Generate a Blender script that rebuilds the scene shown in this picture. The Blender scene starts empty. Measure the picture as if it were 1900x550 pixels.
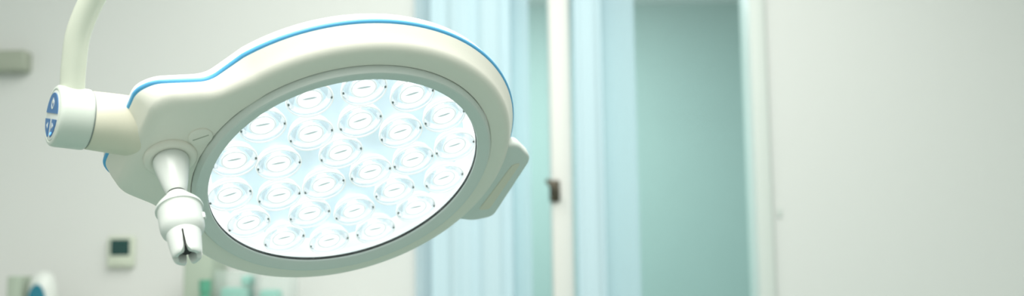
import bpy, bmesh, math, random
from mathutils import Vector, Matrix
random.seed(4)
S = bpy.context.scene
COL = S.collection
PI = math.pi
R_ = math.radians

# ------------------------------------------------------------------ camera
FPX = 2000.0                                   # focal length in pixels of the 1900 px frame
CAM = Vector((0.0, 0.0, 1.2))
PITCH, ROLL = R_(6.5), 0.014
fw = Vector((0, math.cos(PITCH), math.sin(PITCH)))
rt0, up0 = Vector((1, 0, 0)), Vector((0, -math.sin(PITCH), math.cos(PITCH)))
rt = rt0 * math.cos(ROLL) - up0 * math.sin(ROLL)
up = up0 * math.cos(ROLL) + rt0 * math.sin(ROLL)
MC = Matrix((rt, up, -fw)).transposed()        # camera axes as columns
cd = bpy.data.cameras.new('camera')
cam = bpy.data.objects.new('camera', cd); COL.objects.link(cam)
cam.matrix_world = Matrix.Translation(CAM) @ MC.to_4x4()
cd.sensor_width = 36.0
cd.lens = FPX / 1900 * 36
cd.dof.use_dof = True
cd.dof.focus_distance = 1.205
cd.dof.aperture_fstop = 3.0
S.camera = cam

# ------------------------------------------------------------------ colour, world, lights
S.view_settings.view_transform = 'Standard'
S.view_settings.look = 'None'
S.view_settings.exposure = 0.0
S.view_settings.gamma = 1.0
S.view_settings.use_curve_mapping = False
S.cycles.use_denoising = True
S.cycles.sample_clamp_indirect = 6.0
S.cycles.max_bounces = 12

w = bpy.data.worlds.new('world'); S.world = w; w.use_nodes = True
w.node_tree.nodes['Background'].inputs[0].default_value = (0.80, 0.90, 1.0, 1)
w.node_tree.nodes['Background'].inputs[1].default_value = 0.9

def area(name, loc, target, sx, sy, watts, color=(1, 1, 1)):
    l = bpy.data.lights.new(name, 'AREA'); l.shape = 'RECTANGLE'; l.size = sx; l.size_y = sy
    l.energy = watts; l.color = color
    o = bpy.data.objects.new(name, l); COL.objects.link(o); o.location = loc
    o.rotation_euler = (Vector(target) - Vector(loc)).to_track_quat('-Z', 'Y').to_euler()
    return o
area('ceiling_panel_light', (0.15, 1.8, 2.76), (0.15, 1.8, 0), 2.2, 2.2, 57, (1.0, 0.98, 0.93))
area('lamp_side_fill', (-0.35, 0.25, 2.76), (-0.35, 0.55, 0), 1.3, 1.0, 51, (1.0, 0.98, 0.94))  # added, unseen; brightens the side of the lamp nearest the camera
area('corridor_fill', (-0.1, 4.9, 2.74), (-0.1, 5.3, 0), 1.6, 0.9, 76, (0.88, 0.97, 1.0))  # added, unseen; makes the teal wall fade from top to bottom

# ------------------------------------------------------------------ materials
def mat(name, col, rough=0.5, metal=0.0, bump=0.0, scale=60, vary=0.0, spec=0.5, sheen=0.0):
    m = bpy.data.materials.new(name); m.use_nodes = True
    nt = m.node_tree; b = nt.nodes['Principled BSDF']
    b.inputs['Base Color'].default_value = (*col, 1)
    b.inputs['Roughness'].default_value = rough
    b.inputs['Metallic'].default_value = metal
    b.inputs['Specular IOR Level'].default_value = spec
    tc = nt.nodes.new('ShaderNodeTexCoord')
    nz = nt.nodes.new('ShaderNodeTexNoise'); nz.inputs['Scale'].default_value = scale; nz.inputs['Detail'].default_value = 4
    nt.links.new(tc.outputs['Object'], nz.inputs['Vector'])
    if vary > 0:
        mx = nt.nodes.new('ShaderNodeMix'); mx.data_type = 'RGBA'
        mx.inputs[6].default_value = (*[c * (1 - vary) for c in col], 1)
        mx.inputs[7].default_value = (*[min(1, c * (1 + vary)) for c in col], 1)
        nt.links.new(nz.outputs['Fac'], mx.inputs[0]); nt.links.new(mx.outputs[2], b.inputs['Base Color'])
    if bump > 0:
        bp = nt.nodes.new('ShaderNodeBump'); bp.inputs['Strength'].default_value = bump; bp.inputs['Distance'].default_value = 0.002
        nt.links.new(nz.outputs['Fac'], bp.inputs['Height']); nt.links.new(bp.outputs['Normal'], b.inputs['Normal'])
    return m
def emis(name, col, strength, base=(0.8, 0.85, 0.88)):
    m = mat(name, base, 0.4)
    b = m.node_tree.nodes['Principled BSDF']
    b.inputs['Emission Color'].default_value = (*col, 1); b.inputs['Emission Strength'].default_value = strength
    return m
def clear(name, tint=(1, 1, 1), gloss=1.0, ior=1.45, rough=0.02):
    m = bpy.data.materials.new(name); m.use_nodes = True; nt = m.node_tree
    for n in list(nt.nodes): nt.nodes.remove(n)
    out = nt.nodes.new('ShaderNodeOutputMaterial'); tr = nt.nodes.new('ShaderNodeBsdfTransparent'); gl = nt.nodes.new('ShaderNodeBsdfGlossy')
    fr = nt.nodes.new('ShaderNodeFresnel'); fr.inputs['IOR'].default_value = ior
    ge = nt.nodes.new('ShaderNodeNewGeometry'); mi = nt.nodes.new('ShaderNodeMix')
    mi.inputs[2].default_value = ior; mi.inputs[3].default_value = 1/ior
    nt.links.new(ge.outputs['Backfacing'], mi.inputs[0]); nt.links.new(mi.outputs[0], fr.inputs['IOR'])
    tr.inputs[0].default_value = (*tint, 1); gl.inputs['Roughness'].default_value = rough
    gl.inputs[0].default_value = (gloss, gloss, gloss, 1)
    mx = nt.nodes.new('ShaderNodeMixShader')
    nt.links.new(fr.outputs[0], mx.inputs[0]); nt.links.new(tr.outputs[0], mx.inputs[1]); nt.links.new(gl.outputs[0], mx.inputs[2])
    nt.links.new(mx.outputs[0], out.inputs[0])
    return m
def acrylic(name):
    """clear moulded plastic of the lamp lenses: refracts, with a very slight milkiness"""
    m = bpy.data.materials.new(name); m.use_nodes = True; nt = m.node_tree
    b = nt.nodes['Principled BSDF']
    b.inputs['Base Color'].default_value = (0.985, 0.995, 1.0, 1)
    b.inputs['Roughness'].default_value = 0.04
    b.inputs['IOR'].default_value = 1.36
    b.inputs['Transmission Weight'].default_value = 1.0
    tc = nt.nodes.new('ShaderNodeTexCoord'); nz = nt.nodes.new('ShaderNodeTexNoise'); nz.inputs['Scale'].default_value = 160
    bp = nt.nodes.new('ShaderNodeBump'); bp.inputs['Strength'].default_value = 0.05; bp.inputs['Distance'].default_value = 0.001
    nt.links.new(tc.outputs['Object'], nz.inputs['Vector']); nt.links.new(nz.outputs['Fac'], bp.inputs['Height'])
    nt.links.new(bp.outputs['Normal'], b.inputs['Normal'])
    tr = nt.nodes.new('ShaderNodeBsdfTransparent'); mx = nt.nodes.new('ShaderNodeMixShader'); mx.inputs[0].default_value = 0.6
    tr.inputs[0].default_value = (0.97, 0.99, 1.0, 1)
    out = nt.nodes['Material Output']
    nt.links.new(b.outputs[0], mx.inputs[1]); nt.links.new(tr.outputs[0], mx.inputs[2]); nt.links.new(mx.outputs[0], out.inputs[0])
    return m

M = {
 'wall':    mat('white wall paint', (0.755, 0.775, 0.755), 0.7, bump=0.05, scale=220, vary=0.01),
 'floor':   mat('grey green vinyl floor', (0.24, 0.35, 0.32), 0.45, vary=0.04, scale=14),
 'ceil':    mat('ceiling paint', (0.85, 0.85, 0.84), 0.8, bump=0.03),
 'teal':    mat('teal corridor paint', (0.40, 0.525, 0.49), 0.7, vary=0.02, scale=5),
 'frame':   mat('white window frame lacquer', (0.80, 0.80, 0.76), 0.4),
 'rframe':  mat('pale green frame lacquer', (0.68, 0.735, 0.70), 0.4),
 'curtain': mat('pale blue curtain fabric', (0.58, 0.755, 0.83), 0.85, bump=0.2, scale=400, vary=0.02),
 'sheer':   mat('sheer pale blue voile', (0.60, 0.78, 0.86), 0.9, bump=0.1, scale=400),
 'house':   mat('cream lamp shell', (0.86, 0.85, 0.76), 0.36, bump=0.04, scale=500),
 'shell':   mat('white lamp back shell', (0.90, 0.90, 0.87), 0.35),
 'bezel':   mat('grey green bezel plastic', (0.70, 0.76, 0.72), 0.42, bump=0.05, scale=500),
 'blue':    mat('sky blue soft band', (0.12, 0.48, 0.84), 0.35),
 'gasket':  mat('black rubber gasket', (0.02, 0.025, 0.02), 0.6),
 'joint':   mat('cream joint plastic', (0.77, 0.75, 0.61), 0.38, bump=0.04, scale=400),
 'cap':     mat('pale mint cap plastic', (0.71, 0.77, 0.70), 0.35, bump=0.03, scale=400),
 'arm':     mat('ivory painted arm', (0.66, 0.70, 0.59), 0.35),
 'white':   mat('satin white plastic', (0.76, 0.80, 0.765), 0.32),
 'grip':    mat('beige soft grip', (0.78, 0.75, 0.63), 0.7, bump=0.2, scale=600),
 'keyblue': emis('backlit deep blue key', (0.02, 0.16, 0.45), 0.10, (0.02, 0.13, 0.32)),
 'keylamp': emis('blue status lamp', (0.15, 0.55, 1.0), 1.2, (0.1, 0.3, 0.7)),
 'black':   mat('black plastic', (0.012, 0.012, 0.012), 0.5),
 'chrome':  mat('brushed steel', (0.62, 0.65, 0.64), 0.25, 1.0),
 'cover':   clear('clear cover pane', (0.99, 1.0, 1.0)),
 'wglass':  clear('window glass', (0.93, 0.98, 0.97), 0.8, 1.4, 0.45),
 'acrylic': acrylic('clear lens acrylic'),
 'board':   emis('glowing led board', (0.84, 0.95, 1.0), 0.26, (0.62, 0.74, 0.80)),  # glow stands in for led light falling on the board
 'well':    emis('glowing white reflector well', (1.0, 1.0, 0.98), 0.42, (0.85, 0.86, 0.85)),  # glow stands in for led light bounced off the well wall
 'led':     emis('glowing led chip', (1.0, 1.0, 0.98), 5.0),
 'pin':     mat('grey lens pin', (0.25, 0.27, 0.27), 0.3, 0.6),
 'thermo':  mat('cream green thermostat case', (0.66, 0.72, 0.60), 0.45),
 'screen':  mat('dark green screen', (0.016, 0.065, 0.06), 0.25),
 'olive':   mat('olive grey laminate', (0.38, 0.42, 0.34), 0.5, vary=0.03),
 'sage':    mat('sage grey box', (0.42, 0.50, 0.41), 0.6, vary=0.03),
 'green':   mat('green plastic', (0.10, 0.36, 0.24), 0.4),
 'tealpk':  mat('teal wrapped pack', (0.17, 0.55, 0.46), 0.6, bump=0.3, scale=60),
 'bin':     mat('frosted plastic bin', (0.80, 0.90, 0.86), 0.35),
 'tealblue':mat('teal blue liquid', (0.02, 0.20, 0.28), 0.3),
 'dark':    mat('dark bronze handle', (0.10, 0.085, 0.06), 0.4, 0.4),
 'counter': mat('white counter laminate', (0.75, 0.76, 0.73), 0.4),
}

M['sheer'].node_tree.nodes['Principled BSDF'].inputs['Alpha'].default_value = 0.45
M['bin'].node_tree.nodes['Principled BSDF'].inputs['Alpha'].default_value = 0.16
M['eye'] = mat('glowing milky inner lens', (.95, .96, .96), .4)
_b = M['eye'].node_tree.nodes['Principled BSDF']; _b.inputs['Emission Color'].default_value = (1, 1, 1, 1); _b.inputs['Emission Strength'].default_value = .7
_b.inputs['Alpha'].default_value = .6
M['bar'] = emis('pale grey lens mark', (.9, .95, 1), .22, (.72, .76, .78))  # grey lens marks, with a slight glow put in to soften them
M['rim'] = emis('glowing moulded lens rim', (1, 1, 1), 0.45, (0.9, 0.9, 0.9))  # white glow put in for led light caught by rims and collars
# ------------------------------------------------------------------ mesh helpers
def link(name, bm, m, parent=None, smooth=40, sc=1.0, recalc=True):
    if recalc: bmesh.ops.recalc_face_normals(bm, faces=bm.faces)
    if sc != 1.0: bmesh.ops.scale(bm, vec=(sc, sc, sc), verts=bm.verts)
    me = bpy.data.meshes.new(name); bm.to_mesh(me); bm.free()
    me.materials.append(m if not isinstance(m, str) else M[m])
    if smooth:
        for p in me.polygons: p.use_smooth = True
        me.set_sharp_from_angle(angle=R_(smooth))
    o = bpy.data.objects.new(name, me); COL.objects.link(o)
    if parent: o.parent = parent
    return o
def tag(o, label, cat, group=None, kind=None):
    o['label'] = label; o['category'] = cat
    if group: o['group'] = group
    if kind: o['kind'] = kind
    return o
def empty(name, loc=(0, 0, 0)):
    o = bpy.data.objects.new(name, None); COL.objects.link(o); o.location = loc; o.empty_display_size = .05
    return o
def box(bm, lo, hi, bevel=0.0, seg=3):
    vs = [bm.verts.new((x, y, z)) for x in (lo[0], hi[0]) for y in (lo[1], hi[1]) for z in (lo[2], hi[2])]
    fs = [bm.faces.new([vs[i] for i in f]) for f in ((0,1,3,2),(4,6,7,5),(0,4,5,1),(2,3,7,6),(0,2,6,4),(1,5,7,3))]
    if bevel > 0:
        es = list({e for f in fs for e in f.edges})
        bmesh.ops.bevel(bm, geom=es, offset=bevel, segments=seg, profile=.5, affect='EDGES')
    return bm
def B(lo, hi, bevel=0.0, seg=3): return box(bmesh.new(), lo, hi, bevel, seg)
def lathe(prof, n=64, bm=None, mtx=None, close=False, ends=True):
    """revolve (r, z) pairs about local z; r = 0 gives a pole"""
    bm = bm or bmesh.new(); rings = []
    for r, z in prof:
        if r < 1e-6: rings.append([bm.verts.new((0, 0, z))])
        else: rings.append([bm.verts.new((r*math.cos(2*PI*i/n), r*math.sin(2*PI*i/n), z)) for i in range(n)])
    pairs = list(zip(rings, rings[1:])) + ([(rings[-1], rings[0])] if close else [])
    for a, b in pairs:
        for i in range(n):
            j = (i+1) % n
            if len(a) == 1 and len(b) == 1: continue
            if len(a) == 1: bm.faces.new((a[0], b[i], b[j]))
            elif len(b) == 1: bm.faces.new((a[i], b[0], a[j]))
            else: bm.faces.new((a[i], b[i], b[j], a[j]))
    if mtx is not None:
        bmesh.ops.transform(bm, matrix=mtx, verts=[v for r in rings for v in r])
    return bm
def loft(loops, bm=None, closed=True, cap0=False, cap1=False):
    bm = bm or bmesh.new()
    rs = [[bm.verts.new(p) for p in l] for l in loops]
    for a, b in zip(rs, rs[1:]):
        for i in range(len(a) if closed else len(a)-1):
            j = (i+1) % len(a); bm.faces.new((a[i], b[i], b[j], a[j]))
    if cap0: bm.faces.new(rs[0])
    if cap1: bm.faces.new(rs[-1])
    return bm
def tube(pts, rad, n=24, bm=None):
    bm = bm or bmesh.new(); pts = [Vector(p) for p in pts]; loops = []; prev = None
    for i, p in enumerate(pts):
        t = (pts[min(i+1, len(pts)-1)] - pts[max(i-1, 0)]).normalized()
        if prev is None: u = t.orthogonal().normalized()
        else: u = (prev - t * prev.dot(t)).normalized()
        prev = u; v = t.cross(u)
        r = rad(i/(len(pts)-1)) if callable(rad) else rad
        loops.append([p + (u*math.cos(2*PI*k/n) + v*math.sin(2*PI*k/n))*r for k in range(n)])
    return loft(loops, bm, cap0=True, cap1=True)
def catmull(P, k=10):
    P = [Vector(p) for p in P]; out = []
    Q = [2*P[0]-P[1]] + P + [2*P[-1]-P[-2]]
    for i in range(1, len(Q)-2):
        a, b, c, d = Q[i-1:i+3]
        for s in range(k):
            t = s/k
            out.append(.5*((2*b)+(c-a)*t+(2*a-5*b+4*c-d)*t*t+(3*b-a-3*c+d)*t**3))
    out.append(P[-1]); return out
def rounded(poly, rad, k=6):
    """round the corners of a closed 2-D polygon"""
    out = []; n = len(poly)
    for i in range(n):
        p, q, r = (Vector(poly[(i+j) % n]) for j in (-1, 0, 1))
        d1, d2 = (p-q), (r-q); t = min(rad, d1.length*.45, d2.length*.45)
        a, b = q + d1.normalized()*t, q + d2.normalized()*t
        for s in range(k+1):
            f = s/k; out.append((1-f)**2*a + 2*f*(1-f)*q + f*f*b)
    return out
def prism(poly, z0, z1, bm=None, mtx=None):
    bm = bm or bmesh.new(); c0 = len(bm.verts)
    loops = [[(p[0], p[1], z) for p in poly] for z in (z0, z1)]
    bm2 = loft(loops, bm, cap0=True, cap1=True)
    if mtx is not None:
        bm2.verts.ensure_lookup_table(); bmesh.ops.transform(bm2, matrix=mtx, verts=list(bm2.verts)[c0:])
    return bm2
def at(px, py, Y):
    """point on the vertical plane y = Y that the photograph shows at pixel px, py"""
    d = MC @ Vector(((px-950)/FPX, -(py-275)/FPX, -1)); t = (Y - CAM.y)/d.y
    return CAM + d*t

# ------------------------------------------------------------------ the room
YB = 3.5
def struct(name, bm, m, smooth=0):
    o = link(name, bm, m, None, smooth); o['kind'] = 'structure'; return o
X0, X1, YF, H = -2.6, 2.6, -1.2, 2.8
xw0 = at(788, 275, YB).x                        # window opening, left and right
xw1 = at(1397, 275, YB).x
xm0, xm1 = at(1021, 275, YB).x, at(1062, 275, YB).x
struct('floor', B((X0-.1, YF-.1, -.1), (X1+.1, 6.6, 0)), 'floor')
struct('ceiling', B((X0-.1, YF-.1, H), (X1+.1, 6.6, H+.1)), 'ceil')
struct('wall_left', B((X0-.1, YF, 0), (X0, 6.5, H)), 'wall')
struct('wall_right', B((X1, YF, 0), (X1+.1, 6.5, H)), 'wall')
struct('wall_front', B((X0-.1, YF-.1, 0), (X1+.1, YF, H)), 'wall')
bm = bmesh.new()
box(bm, (X0, YB, 0), (xw0, YB+.16, H))
box(bm, (xw1+.055, YB, 0), (X1, YB+.16, H)); box(bm, (xw0, YB, 2.42), (xw1+.055, YB+.16, H))
struct('wall_back', bm, 'wall')
struct('wall_corridor', B((X0-.1, 6.4, 0), (X1+.1, 6.5, H)), 'teal')
struct('baseboard_back', B((X0, YB-.015, 0), (xw0-.02, YB, .09), .004), 'frame')
# window: fixed frame, glazed leaf on the left, glazed leaf on the right
win = link('window_1', B((xw0, YB+.03, 2.36), (xw1+.055, YB+.13, 2.42), .004), 'frame', None, 30); win['kind'] = 'structure'
fr = link('frame_post', B((xw0, YB+.03, 0.0), (xw0+.035, YB+.13, 2.36), .006), 'frame', win, 30)
fr = link('middle_stile', B((xm0, YB-.012, 0.0), (xm1, YB+.10, 2.36), .010), 'frame', win, 30)
fr = link('bottom_rail', B((xw0+.035, YB+.03, 0), (xw1, YB+.10, .10), .006), 'frame', win, 30)
fr = link('right_post', B((xw1, YB-.02, 0), (xw1+.055, YB+.13, 2.36), .010), 'rframe', win, 30)
link('glass_pane', B((xw0+.030, YB+.055, .09), (xm0+.005, YB+.063, 2.362)), 'wglass', win, 0)
link('glass_pane', B((xm1-.005, YB+.055, .09), (xw1+.005, YB+.063, 2.362)), 'wglass', win, 0)

# window handle: rose, neck, lever
hp = at(1029, 352, YB-.012)
hd = empty('window_handle', hp)
tag(hd, 'small dark bronze lever handle on the white window stile', 'handle')
link('rose_plate', B((-.017, -.010, -.042), (.017, .001, .030), .006), 'dark', hd)
link('neck', lathe([(0, 0), (.010, 0), (.010, .036), (0, .036)], 20, mtx=Matrix.Rotation(PI/2, 4, 'X')), 'dark', hd)
link('lever', tube(catmull([(.010, -.036, -.016), (0, -.040, -.003), (-.012, -.040, .012), (-.026, -.036, .028)], 6), lambda t: .011-.003*t, 14), 'dark', hd)
lp = at(1446, 394, YB)
lk = tag(link('lock_plate', B((lp.x-.007, YB-.006, lp.z-.016), (lp.x+.007, YB, lp.z+.016), .002), 'rframe'), 'tiny pale green lock plate on the white wall by the window', 'plate')

# curtains on the room side of the panes: a fabric part and a wider sheer part on one rail
def folds_mesh(xa, xb, y, amp, folds, ph, x0):
    n = 160; th = .0025
    L = []
    for i in range(n+1):
        t = i/n; x = xa + (xb-xa)*t - x0
        L.append((x, y + amp*math.sin(2*PI*folds*t+ph) + .35*amp*math.sin(2*PI*folds*2.3*t+1.1)))
    bm = bmesh.new(); cols = []
    for z in (.03, .8, 1.6, 2.30):
        cols.append([bm.verts.new((x, yy, z)) for x, yy in L] + [bm.verts.new((x, yy+th, z)) for x, yy in reversed(L)])
    for a, b in zip(cols, cols[1:]):
        for i in range(len(a)):
            j = (i+1) % len(a); bm.faces.new((a[i], a[j], b[j], b[i]))
    bm.faces.new(cols[0]); bm.faces.new(cols[-1])
    return bm
def curtain(pa, pb, sa, sb, amp, folds, label, ph=0.0):
    y = YB - .062
    xa, xb, s0, s1 = (at(p, 275, y).x for p in (pa, pb, sa, sb)); x0 = (xa+xb)/2
    r = empty('curtain', (x0, y, 0))
    link('fabric', folds_mesh(xa, xb, 0, amp, folds, ph, x0), 'curtain', r, 60)
    link('sheer', folds_mesh(s0, s1, .036, amp*.4, folds*1.6, ph+1, x0), 'sheer', r, 60)
    link('curtain_rail', tube([(min(xa, s0)-x0-.02, .018, 2.31), (max(xb, s1)-x0+.02, .018, 2.31)], .010, 12), 'white', r)
    tag(r, label, 'curtain')
    return r
curtain(800, 950, 768, 985, .009, 2.4, 'broad pale blue folded curtain behind the round lamp')
curtain(1070, 1120, 1066, 1185, .006, 1.0, 'narrow pale blue curtain gathered beside the white window stile', 1.2)

# ------------------------------------------------------------------ surgical lamp
RL = 0.16                                       # radius of the round cover pane
n_c = Vector((0.319052, -0.731645, 0.0)); n_c.z = math.sqrt(1 - n_c.length_squared)   # outward normal of the lit face, camera axes
C_c = Vector((-1.203204, -0.220772, -7.891912)) * RL
e1 = (Vector((1, 0, 0)) - n_c*n_c.x).normalized(); e2 = n_c.cross(e1)
PHI = R_(148)
ax = e1*math.cos(PHI) + e2*math.sin(PHI); ay = e1*math.sin(PHI) - e2*math.cos(PHI)
ROT = Matrix((MC @ ax, MC @ ay, MC @ (-n_c))).transposed()    # x towards the arm, z out of the back
LM = Matrix.Translation(CAM + MC @ C_c) @ ROT.to_4x4()
lamp = empty('surgical_lamp'); lamp.matrix_world = LM
tag(lamp, 'large round cream surgical lamp with glowing lenses and blue edge band', 'lamp')
LI = LM.inverted()
def P(name, bm, m, parent=None, smooth=40): return link(name, bm, m, parent or lamp, smooth, RL)
def ray(px, py):
    d = LI.to_3x3() @ (MC @ Vector(((px-950)/FPX, -(py-275)/FPX, -1))); o = LI @ CAM
    return o/RL, d
def un(px, py, h=0.0):                          # lamp-space x, y of a photograph pixel at height h behind the face
    o, d = ray(px, py); t = (h - o.z)/d.z; q = o + d*t; return q.x, q.y

def outline(r, wd, A, c=.10, nk=.10, xn=1.21):
    """plan of the housing: a disc with a short neck towards the arm"""
    t0 = R_(34)
    half = [(A, wd-c), (A-c*.85, wd), (xn, wd+nk)]
    end = (r*math.cos(t0), r*math.sin(t0))
    pts = []
    def seg(a, b, k):
        for i in range(k): pts.append(Vector(a).lerp(Vector(b), i/k))
    def rnd(p, q, s, t, k=8):
        p, q, s = Vector(p), Vector(q), Vector(s)
        a = q + (p-q).normalized()*min(t, (p-q).length*.45); b = q + (s-q).normalized()*min(t, (s-q).length*.45)
        for i in range(k+1):
            f = i/k; pts.append((1-f)**2*a + 2*f*(1-f)*q + f*f*b)
    chain = [(A, 0)] + half + [end]
    pts.append(Vector((A, 0)))
    for i in (1, 2, 3): rnd(chain[i-1], chain[i], chain[i+1], (.06, .06, .08)[i-1])
    m = 130
    for i in range(1, m//2+1):
        a = t0 + (PI - t0)*i/(m//2); pts.append(Vector((r*math.cos(a), r*math.sin(a))))
    low = [Vector((p.x, -p.y)) for p in pts[1:-1]]
    return pts + low[::-1]
def lay(h, *a): return [(p.x, p.y, h) for p in outline(*a)]

# shell below the blue band (face, fillet, flaring side)
face0 = outline(1.19, .385, 1.455)
hole = [(1.108*math.cos(math.atan2(p.y, p.x)), 1.108*math.sin(math.atan2(p.y, p.x)), .028) for p in face0]
hole_in = [(x, y, .10) for x, y, z in hole]
hole = [(x*1.004, y*1.004, .023) for x, y, z in hole]
lower = [hole_in, [(x/1.004, y/1.004, .028) for x, y, z in hole], hole, lay(.022, 1.195, .390, 1.46)]
for i in range(1, 9):
    a = i/8*PI/2*.86
    f, g = math.sin(a), 1-math.cos(a)
    lower.append(lay(.022+.078*g, 1.195+.092*f, .390+.094*f, 1.46+.105*f))
lower += [lay(.135, 1.313, .468, 1.596), lay(.182, 1.338, .446, 1.626), lay(.190, 1.332, .434, 1.620)]
P('housing', loft(lower), 'house', smooth=35)
# blue band all round
band = []
for i in range(9):
    a = -PI/2 + PI*i/8
    band.append(lay(.204+.019*math.sin(a), 1.332+.021*math.cos(a), .434+.021*math.cos(a), 1.620+.021*math.cos(a)))
P('blue_band', loft(band), 'blue')
# back shell
back = [lay(.217, 1.333, .424, 1.636), lay(.235, 1.336, .427, 1.640), lay(.262, 1.334, .420, 1.630)]
for i in range(0, 9):
    a = i/8*PI/2
    back.append(lay(.275+.075*math.sin(a), 1.330-.17*(1-math.cos(a)), .414-.17*(1-math.cos(a)), 1.622-.17*(1-math.cos(a))))
back += [lay(.375, .95, .15, 1.2, .05, .05, 1.0), lay(.385, .5, .08, .7, .03, .03, .55)]
P('back_shell', loft(back, cap1=True), 'shell', smooth=50)
# bezel, gasket, cover pane
P('bezel', lathe([(1.0, .045), (.994, .012), (.997, .004), (1.006, -.002), (1.02, -.006), (1.066, -.022), (1.074, -.023), (1.082, -.020), (1.102, .006), (1.104, .016), (1.104, .05), (1.0, .05)], 160, close=True), 'bezel', smooth=30)
P('gasket', lathe([(.992, .040), (.9985, .040), (.9985, .020), (.992, .020)], 160, close=True), 'gasket', smooth=0)
P('cover_pane', lathe([(0, .028), (.991, .028), (.991, .034), (0, .034)], 128), 'cover', smooth=30)
# reflector well and led board
P('reflector_well', lathe([(1.0, .042), (1.022, .050), (1.020, .110), (.945, .195), (.945, .21), (1.04, .21), (1.04, .05)], 128, close=True), 'well', smooth=30)
P('circuit_board', lathe([(0, .197), (.945, .197), (.945, .207), (0, .207)], 128), 'board', smooth=30)

# lenses: three, nine and fourteen on rings
lens_prof = [(0, .105), (.035, .100), (.070, .085), (.080, .058), (.084, .052), (.092, .050), (.135, .047), (.152, .046), (.160, .050), (.161, .062),
             (.156, .066), (.150, .068), (.142, .085), (.125, .112), (.100, .140), (.072, .160), (.052, .166), (0, .166)]
def rounded_bar():
    return prism(rounded([(-.052, -.004), (-.02, -.010), (.03, -.010), (.054, -.003), (.03, .006), (-.02, .006)], .006, 4), .0625, .0665)
def make_lens():
    o = P('lens', lathe(lens_prof, 40), 'acrylic', smooth=50)
    P('rim', lathe([(.1525, .0445), (.1605, .0445), (.1625, .052), (.1615, .0635), (.1585, .064), (.158, .050)], 48, close=True), 'rim', o)
    P('inner_rim', lathe([(.080, .058), (.091, .058), (.093, .063), (.091, .070), (.080, .070)], 40, close=True), 'rim', o)
    P('inner_lens', lathe([(0, .066), (.030, .067), (.060, .069), (.080, .072), (.080, .076), (0, .076)], 32), 'eye', o)
    P('smudge_bar', rounded_bar(), 'bar', o)  # pale grey bar drawn for the smudge across the inner lens
    P('gap_ring', lathe([(.150, .068), (.1575, .068), (.1575, .0705), (.150, .0705)], 48, close=True), 'bar', o)  # grey ring drawn in for the thin dark line behind the rim
    P('collar', lathe([(.136, .112), (.150, .076), (.155, .077), (.141, .114)], 40, close=True), 'rim', o)
    P('led_chip', lathe([(0, .120), (.020, .122), (.034, .130), (.036, .142), (0, .142)], 16), 'led', o)
    for s in (-1, 1):
        P('locating_pin', box(bmesh.new(), (s*.146-.007, -.010, .036), (s*.146+.007, .010, .0455), .003, 1), 'pin', o)
    return o
spots = [(.205, 92 + 120*k) for k in range(3)] + [(.517, 31 + 40*k) for k in range(9)] + [(.840, -3 + 360/14*k) for k in range(14)]
lens0 = make_lens()
for i, (r, a) in enumerate(spots):
    if i == 0: o = lens0
    else:
        o = lens0.copy(); COL.objects.link(o)
        for ch in lens0.children:
            c = ch.copy(); c.parent = o; COL.objects.link(c)
    # angles were read against e1; lamp x lies at PHI and lamp y runs the other way round
    t = PHI - R_(a)
    o.location = (r*RL*math.cos(t), r*RL*math.sin(t), .022*RL)
    o.rotation_euler = (0, 0, PHI + R_(random.uniform(-8, 8)))

# screw cap on the face
sx, sy = un(372, 254, .02)
bm = lathe([(0, -.002), (.070, -.002), (.078, .002), (.080, .010), (.080, .03)], 48)
sc = P('screw_cover', bm, 'house'); sc.location = (sx*RL, sy*RL, .012*RL)
bm = bmesh.new(); box(bm, (-.055, -.005, -.004), (.055, .005, .0), .002, 1)
P('slot', bm, mat('slot shade plastic', (0.42, 0.44, 0.37), .6), sc).rotation_euler = (0, 0, PHI - R_(8))

# handle mount and clip-on sterile handle
bx, by = un(316, 293, .02)
def HM(o): o.location = (bx*RL, by*RL, 0); return o
mount = HM(P('handle_mount', lathe([(.165, .05), (.175, .020), (.172, .006), (.160, -.006), (.140, -.012), (.118, -.008), (.108, .004)], 64), 'house', smooth=60))
hd = HM(P('handle', lathe([(.100, .02), (.116, -.005), (.118, -.03), (.108, -.10), (.088, -.20), (.070, -.285), (.062, -.310), (.058, -.316), (0, -.316)], 64), 'white'))
hd.scale.z = .945
P('neck_ring', lathe([(.059, -.306), (.062, -.318), (.059, -.332), (.03, -.332)], 48), 'gasket', hd)
bm = lathe([(0, -.324), (.060, -.324), (.070, -.332), (.082, -.352), (.112, -.392), (.136, -.424), (.147, -.442), (.151, -.455), (.150, -.466), (.141, -.472),
            (.139, -.478), (.139, -.58), (.137, -.620), (.130, -.648), (.112, -.672), (.103, -.682), (.060, -.684), (0, -.684)], 64)
slv = P('handle_sleeve', bm, 'white', hd, 35)
P('sleeve_seam', lathe([(.140, -.468), (.1425, -.472), (.140, -.477), (.13, -.472)], 64, close=True), 'cap', slv)
# four prongs with narrow slots between them, one slot towards the room's middle
fv = LI.to_3x3() @ (CAM - LM.translation); slot = math.atan2(fv.y, fv.x)
for k in range(4):
    bm = bmesh.new(); lo = []
    a0, a1 = R_(90*k), R_(90*k + 90)
    for z, ro, ri, pad in ((-.676, .1075, .05, .004), (-.70, .105, .05, .004), (-.712, .104, .055, .06), (-.76, .100, .055, .06), (-.775, .0985, .055, .09), (-.815, .095, .055, .10), (-.845, .092, .056, .17), (-.862, .088, .058, .30), (-.868, .082, .062, .42)):
        l = [(ro*math.cos(a0+pad+(a1-a0-2*pad)*i/10), ro*math.sin(a0+pad+(a1-a0-2*pad)*i/10), z) for i in range(11)]
        l += [(ri*math.cos(a1-pad-(a1-a0-2*pad)*i/10), ri*math.sin(a1-pad-(a1-a0-2*pad)*i/10), z) for i in range(11)]
        lo.append(l)
    pr = P('prong', loft(lo, bm, cap0=True, cap1=True), 'white', hd); pr.rotation_euler = (0, 0, slot + R_(10))
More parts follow.
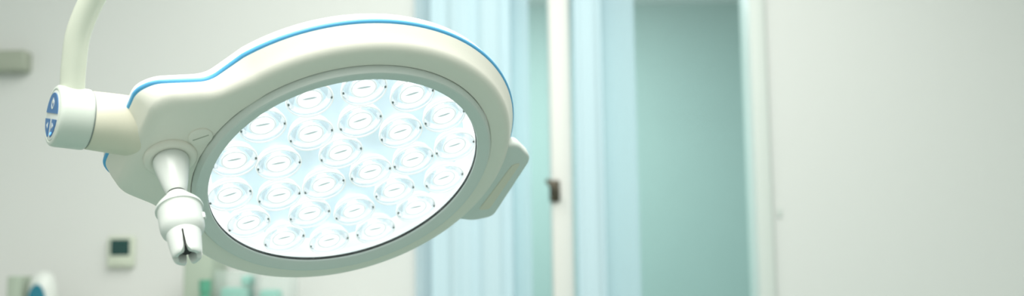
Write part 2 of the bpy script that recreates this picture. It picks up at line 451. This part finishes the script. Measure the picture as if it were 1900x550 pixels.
P('hollow_dark', lathe([(0, -.67), (.048, -.67), (.048, -.80), (.030, -.82), (0, -.82)], 24), 'black', hd)  # black core put in as the darkness of the hollow behind the slots
# lock button on the sleeve, small screw in the cone, painted marks on the face
def cam_side(dx, dy):                            # unit direction in the face plane that looks along a photograph direction
    v = LI.to_3x3() @ (MC @ Vector((dx, dy, 0))); v.z = 0; return v.normalized()
v = cam_side(1, 0)
bm = bmesh.new(); box(bm, (.128, -.016, -.585), (.152, .016, -.535), .008, 2)
b_ = P('lock_button', bm, 'white', hd); b_.rotation_euler = (0, 0, math.atan2(v.y, v.x))
v = cam_side(.55, -.85)
bm = lathe([(0, .006), (.012, .006), (.014, 0), (.014, -.006)], 20, mtx=Matrix.Translation((.117, 0, -.030)) @ Matrix.Rotation(PI/2, 4, 'Y'))
b_ = P('set_screw', bm, 'chrome', hd); b_.rotation_euler = (0, 0, math.atan2(v.y, v.x) + .5)
tx, ty = un(310, 360, .03)
dn = cam_side(0, -1); sd = cam_side(1, 0)
tri = [Vector((tx, ty)) + d for d in (Vector(dn.xy)*-.03, Vector(dn.xy)*.022 + Vector(sd.xy)*.016, Vector(dn.xy)*.022 - Vector(sd.xy)*.016)]

P('arrow_mark', prism(tri, .018, .030), 'black', smooth=0)

# grip tab opposite the arm
gt = [(-1.20, .66), (-1.41, .365), (-1.41, -.365), (-1.20, -.66), (-1.1, -.62), (-1.1, .62)]
pt1 = [un(958, 262, .13), un(984, 288, .13), un(912, 398, .13), un(874, 406, .13)]
gt = [pt1[0], pt1[1], pt1[2], pt1[3], (-1.12, -.42), (-1.12, .42)]
g0 = rounded(gt, .06)
cx_ = sum(p.x for p in g0)/len(g0); cy_ = sum(p.y for p in g0)/len(g0)
def gl(s, z): return [(cx_+(p.x-cx_)*s, cy_+(p.y-cy_)*s, z) for p in g0]
grip = P('side_grip', loft([gl(.93, .094), gl(.965, .097), gl(.99, .108), gl(1.0, .125), gl(1.0, .175), gl(.985, .192), gl(.95, .20)], cap0=True, cap1=True), 'bezel')
q = [un(951, 306, .092), un(966, 303, .092), un(908, 388, .092), un(888, 390, .092)]
P('grip_inlay', prism(rounded(q, .03), .088, .100), 'grip', grip)

# swivel joint: neck cylinder, groove, cap with key panel
HJ = .23
JM = Matrix.Translation((0, 0, HJ)) @ Matrix.Rotation(PI/2, 4, 'Y')     # lathe z becomes lamp x
P('joint_neck', lathe([(0, 1.47), (.200, 1.47), (.198, 1.64), (.194, 1.74), (.191, 1.814), (.186, 1.822), (0, 1.822)], 72, mtx=JM), 'joint')
P('joint_seam', lathe([(0, 1.817), (.183, 1.817), (.183, 1.838), (0, 1.838)], 72, mtx=JM), mat('grey seam', (.30, .34, .33), .5))
cap = P('joint_cap', lathe([(0, 1.832), (.190, 1.832), (.197, 1.839), (.199, 1.85), (.200, 2.01), (.196, 2.030), (.186, 2.040), (.172, 2.042), (.168, 2.036), (0, 2.036)], 72, mtx=JM), 'cap')
# key panel on the end of the cap: one half-round key above, two quarter keys below
upv = (LI.to_3x3() @ (MC @ Vector((0.10, 1, 0)))); upv.x = 0; upv.normalize()
sdv = upv.cross(Vector((1, 0, 0)))               # to the right as one looks at the end
PM = Matrix.Translation((2.036, 0, HJ)) @ Matrix((-sdv, upv, Vector((1, 0, 0)))).transposed().to_4x4()
sgn = -1 if PM.to_3x3().determinant() < 0 else 1
if sgn < 0: PM = Matrix.Translation((2.036, 0, HJ)) @ Matrix((sdv, upv, Vector((1, 0, 0)))).transposed().to_4x4()
P('key_panel', lathe([(0, 0), (.160, 0), (.160, .006), (.155, .008), (0, .008)], 64, mtx=PM), 'white', cap)
def sector(a0, a1, r=.142, gap=.0, off=(0, 0), k=20):
    return [(off[0], off[1])] + [(off[0] + r*math.cos(R_(a0+(a1-a0)*i/k)), off[1] + r*math.sin(R_(a0+(a1-a0)*i/k))) for i in range(k+1)]
def clipd(poly, fx=None, ymin=None, ymax=None, xmin=None, xmax=None):
    return [(max(xmin if xmin is not None else -9, min(xmax if xmax is not None else 9, x)), max(ymin if ymin is not None else -9, min(ymax if ymax is not None else 9, y))) for x, y in poly]
def dedup(poly):
    out = []
    for p in poly:
        if not out or (abs(p[0]-out[-1][0])+abs(p[1]-out[-1][1])) > 1e-4: out.append(p)
    return out
half = [(.145*math.cos(R_(a)), .145*math.sin(R_(a))) for a in [5+ i*170/24 for i in range(25)]]
qa = [(.145*math.cos(R_(a)), .145*math.sin(R_(a))) for a in [190 + i*68/12 for i in range(13)]] + [(-.030, -.025)]
qb = [(-x, y) for x, y in qa][::-1]
k1 = P('key', prism(half, .007, .013, mtx=PM), 'keyblue', cap, 0)
k2 = P('key', prism(qa, .007, .013, mtx=PM), 'keyblue', cap, 0)
k3 = P('key', prism(qb, .007, .013, mtx=PM), 'keyblue', cap, 0)
bm = lathe([(.022, .012), (.032, .012), (.032, .015), (.022, .015)], 32, close=True, mtx=PM @ Matrix.Translation((0, .070, 0)))
prism([(-.005, .075), (.005, .075), (.005, .112), (-.005, .112)], .012, .016, bm, PM)
P('power_symbol', bm, 'white', k1, 0)
for kk, s in ((k2, -1), (k3, 1)):
    c0 = s*.068
    P('arrow_symbol', prism([(c0-s*.016, -.088), (c0+s*.022, -.068), (c0-s*.016, -.048)], .012, .0145, mtx=PM), 'white', kk, 0)
P('status_lamp', prism(rounded([(.030, -.118), (.064, -.105), (.070, -.116), (.036, -.130)], .006), .012, .016, mtx=PM), 'keylamp', k3, 0)

# curved arm rising from the cap to the ceiling
capc = LM @ (Vector((1.94, 0, HJ))*RL)
dep = -(MC.transposed() @ (capc - CAM)).z
def wp(px, py, dz=0.0):                          # world point at depth of the cap
    d = MC @ Vector(((px-950)/FPX, -(py-275)/FPX, -1)); return CAM + d*(dep+dz)
ap = [wp(131, 215), wp(134, 165), wp(137, 120), wp(146, 60), wp(174, -6), wp(222, -80), wp(300, -160, .02), wp(400, -235, .05), wp(500, -320, .08)]
top = ap[-1] + Vector((.03, .02, .10))
ap += [top, Vector((top.x+.012, top.y+.006, 2.0)), Vector((top.x+.012, top.y+.006, 2.4)), Vector((top.x+.012, top.y+.006, 2.74))]
LI3 = [LI @ p for p in catmull(ap, 10)]
arm = link('arm', tube(LI3, .0122, 32), 'arm', lamp)
fin = [LI @ p for p in (wp(115, 108), wp(113.6, 140), wp(113.2, 163))]
link('arm_rib', tube([LI @ p for p in catmull([wp(120, 106), wp(117.5, 122), wp(116, 145), wp(116, 166)], 5)], lambda t: .0016+.0008*min(1, t*3), 12), 'arm', arm)
e = ap[-1]
cm = lathe([(.0, .0), (.06, .0), (.075, .012), (.08, .06), (0, .06)], 48)
bmesh.ops.transform(cm, matrix=LI @ Matrix.Translation((e.x, e.y, H-.06)), verts=cm.verts)
link('ceiling_rose', cm, 'shell', lamp)

# ------------------------------------------------------------------ things on the back wall and on the counter below it
tp = at(228, 468, YB)
th = empty('thermostat', (tp.x, YB, tp.z))
tag(th, 'cream green wall thermostat with a dark square screen', 'thermostat')
link('case', B((-.043, -.026, -.050), (.043, 0, .050), .008), 'thermo', th)
link('screen', B((-.031, -.029, -.012), (.031, -.024, .040), .003), 'screen', th)
link('button', B((-.020, -.029, -.036), (.020, -.025, -.026), .002), 'thermo', th)

sp = at(46, 92, YB-.06); sq = at(46, 130, YB-.06)
sh = empty('wall_shelf', (sp.x-.30, YB, sq.z))
tag(sh, 'short olive grey shelf high on the white wall beyond the curved arm', 'shelf')
link('board', B((-.30, -.06, 0), (.30, 0, sp.z-sq.z), .008), 'olive', sh)
for x in (-.2,):
    link('bracket', B((x-.012, -.05, -.10), (x+.012, 0, -.0), .004), 'olive', sh)

# counter along the back wall, its top just below the picture
CZ = 0.95
ct = empty('counter_cabinet', (-1.2, YB-.3, 0))
tag(ct, 'white counter cabinet along the back wall under the thermostat', 'cabinet')
link('body', B((-.95, -.26, .08), (.80, .28, CZ-.03), .004), 'counter', ct)
link('worktop', B((-.97, -.30, CZ-.03), (.82, .285, CZ), .006), 'counter', ct)
link('plinth', B((-.93, -.22, 0), (.78, .28, .08)), 'olive', ct)
for i in range(3):
    d_ = link('door', B((-.94+i*.583, -.28, .10), (-.94+i*.583+.573, -.26, CZ-.04), .004), 'counter', ct)
    link('handle', B((-.94+i*.583+.50, -.295, .75), (-.94+i*.583+.515, -.279, .90), .004), 'chrome', d_)

def px_box(x0, x1, ytop, Y):
    a, b = at(x0, ytop, Y), at(x1, ytop, Y); return a.x, b.x, (a.z+b.z)/2
Yc = 3.32
x0, x1, zt = px_box(27, 50, 513, Yc)
g = tag(link('box', B((x0, Yc-.05, CZ), (x1, Yc+.06, zt), .005), 'sage'), 'narrow sage grey box on the counter beside the white dispenser', 'box')
x0, x1, zt = px_box(54, 107, 504, Yc)
ds = empty('soap_dispenser', ((x0+x1)/2, Yc, CZ)); hw, ht = (x1-x0)/2, zt-CZ
tag(ds, 'rounded white soap dispenser with a teal blue front', 'dispenser')
link('body', lathe([(0, 0), (hw*.9, 0), (hw, .01), (hw, ht*.72), (hw*.93, ht*.84), (hw*.7, ht*.95), (hw*.35, ht*.99), (0, ht)], 40), 'white', ds)
link('window', lathe([(0, -.004), (hw*.62, -.004), (hw*.66, 0), (hw*.62, .004), (0, .004)], 40, mtx=Matrix.Translation((0, -hw*.98, ht*.62)) @ Matrix.Scale(2.2, 4, (0, 0, 1)) @ Matrix.Rotation(PI/2, 4, 'X')), 'tealblue', ds)
x0, x1, zt = px_box(352, 403, 470, Yc)
tag(link('storage_box', B((x0, Yc-.06, CZ), (x1, Yc+.12, zt), .006), 'sage'), 'tall sage grey box on the counter behind the lamp', 'box')
x0, x1, zt = px_box(359, 402, 520, Yc-.12)
gb = empty('green_bottle', ((x0+x1)/2, Yc-.12, CZ)); hw, ht = (x1-x0)/2, zt-CZ
tag(gb, 'green bottle standing before the tall sage grey box', 'bottle')
link('body', lathe([(0, 0), (hw, 0), (hw, ht*.62), (hw*.8, ht*.74), (hw*.4, ht*.8), (hw*.4, ht*.86)], 32), 'green', gb)
link('cap', lathe([(hw*.5, ht*.84), (hw*.5, ht), (0, ht)], 24), 'green', gb)
def bin_(xa, xb, yt, Y, label):
    x0, x1, zt = px_box(xa, xb, yt, Y); t = .004
    r = empty('plastic_bin', ((x0+x1)/2, Y, CZ)); hw, ht, dp = (x1-x0)/2, zt-CZ, .08
    bm = bmesh.new(); lo = []
    for s, z in ((.94, 0), (1, ht), (1.02, ht), (1.02, ht+.004), (.97, ht+.004), (.97, ht), (.91, .004)):
        lo.append([(p.x*s, p.y*s, z) for p in rounded([(-hw, -dp), (hw, -dp), (hw, dp), (-hw, dp)], .015)])
    link('tub', loft(lo, bm, cap0=True, cap1=True), 'bin', r)
    tag(r, label, 'bin')
    return r, x0, x1, zt
bin_(408, 474, 505, Yc, 'frosted plastic bin of teal packs beside the tall sage box')
bin_(480, 546, 514, Yc, 'lower frosted plastic bin of teal packs farther from the sage box')
def pack(xa, xb, ya, Y, zb, label):
    x0, x1, zt = px_box(xa, xb, ya, Y)
    tag(link('wrapped_pack', B((x0, Y-.045, zb), (x1, Y+.045, zt), .012), 'tealpk'), label, 'pack')
pack(415, 466, 534, Yc, CZ+.006, 'broad teal wrapped pack lying in the taller frosted bin')
pack(452, 470, 512, Yc+.0, at(455, 533, Yc).z, 'small teal wrapped pack on top of the broad pack')
pack(486, 520, 538, Yc, CZ+.006, 'teal wrapped pack in the lower frosted bin')
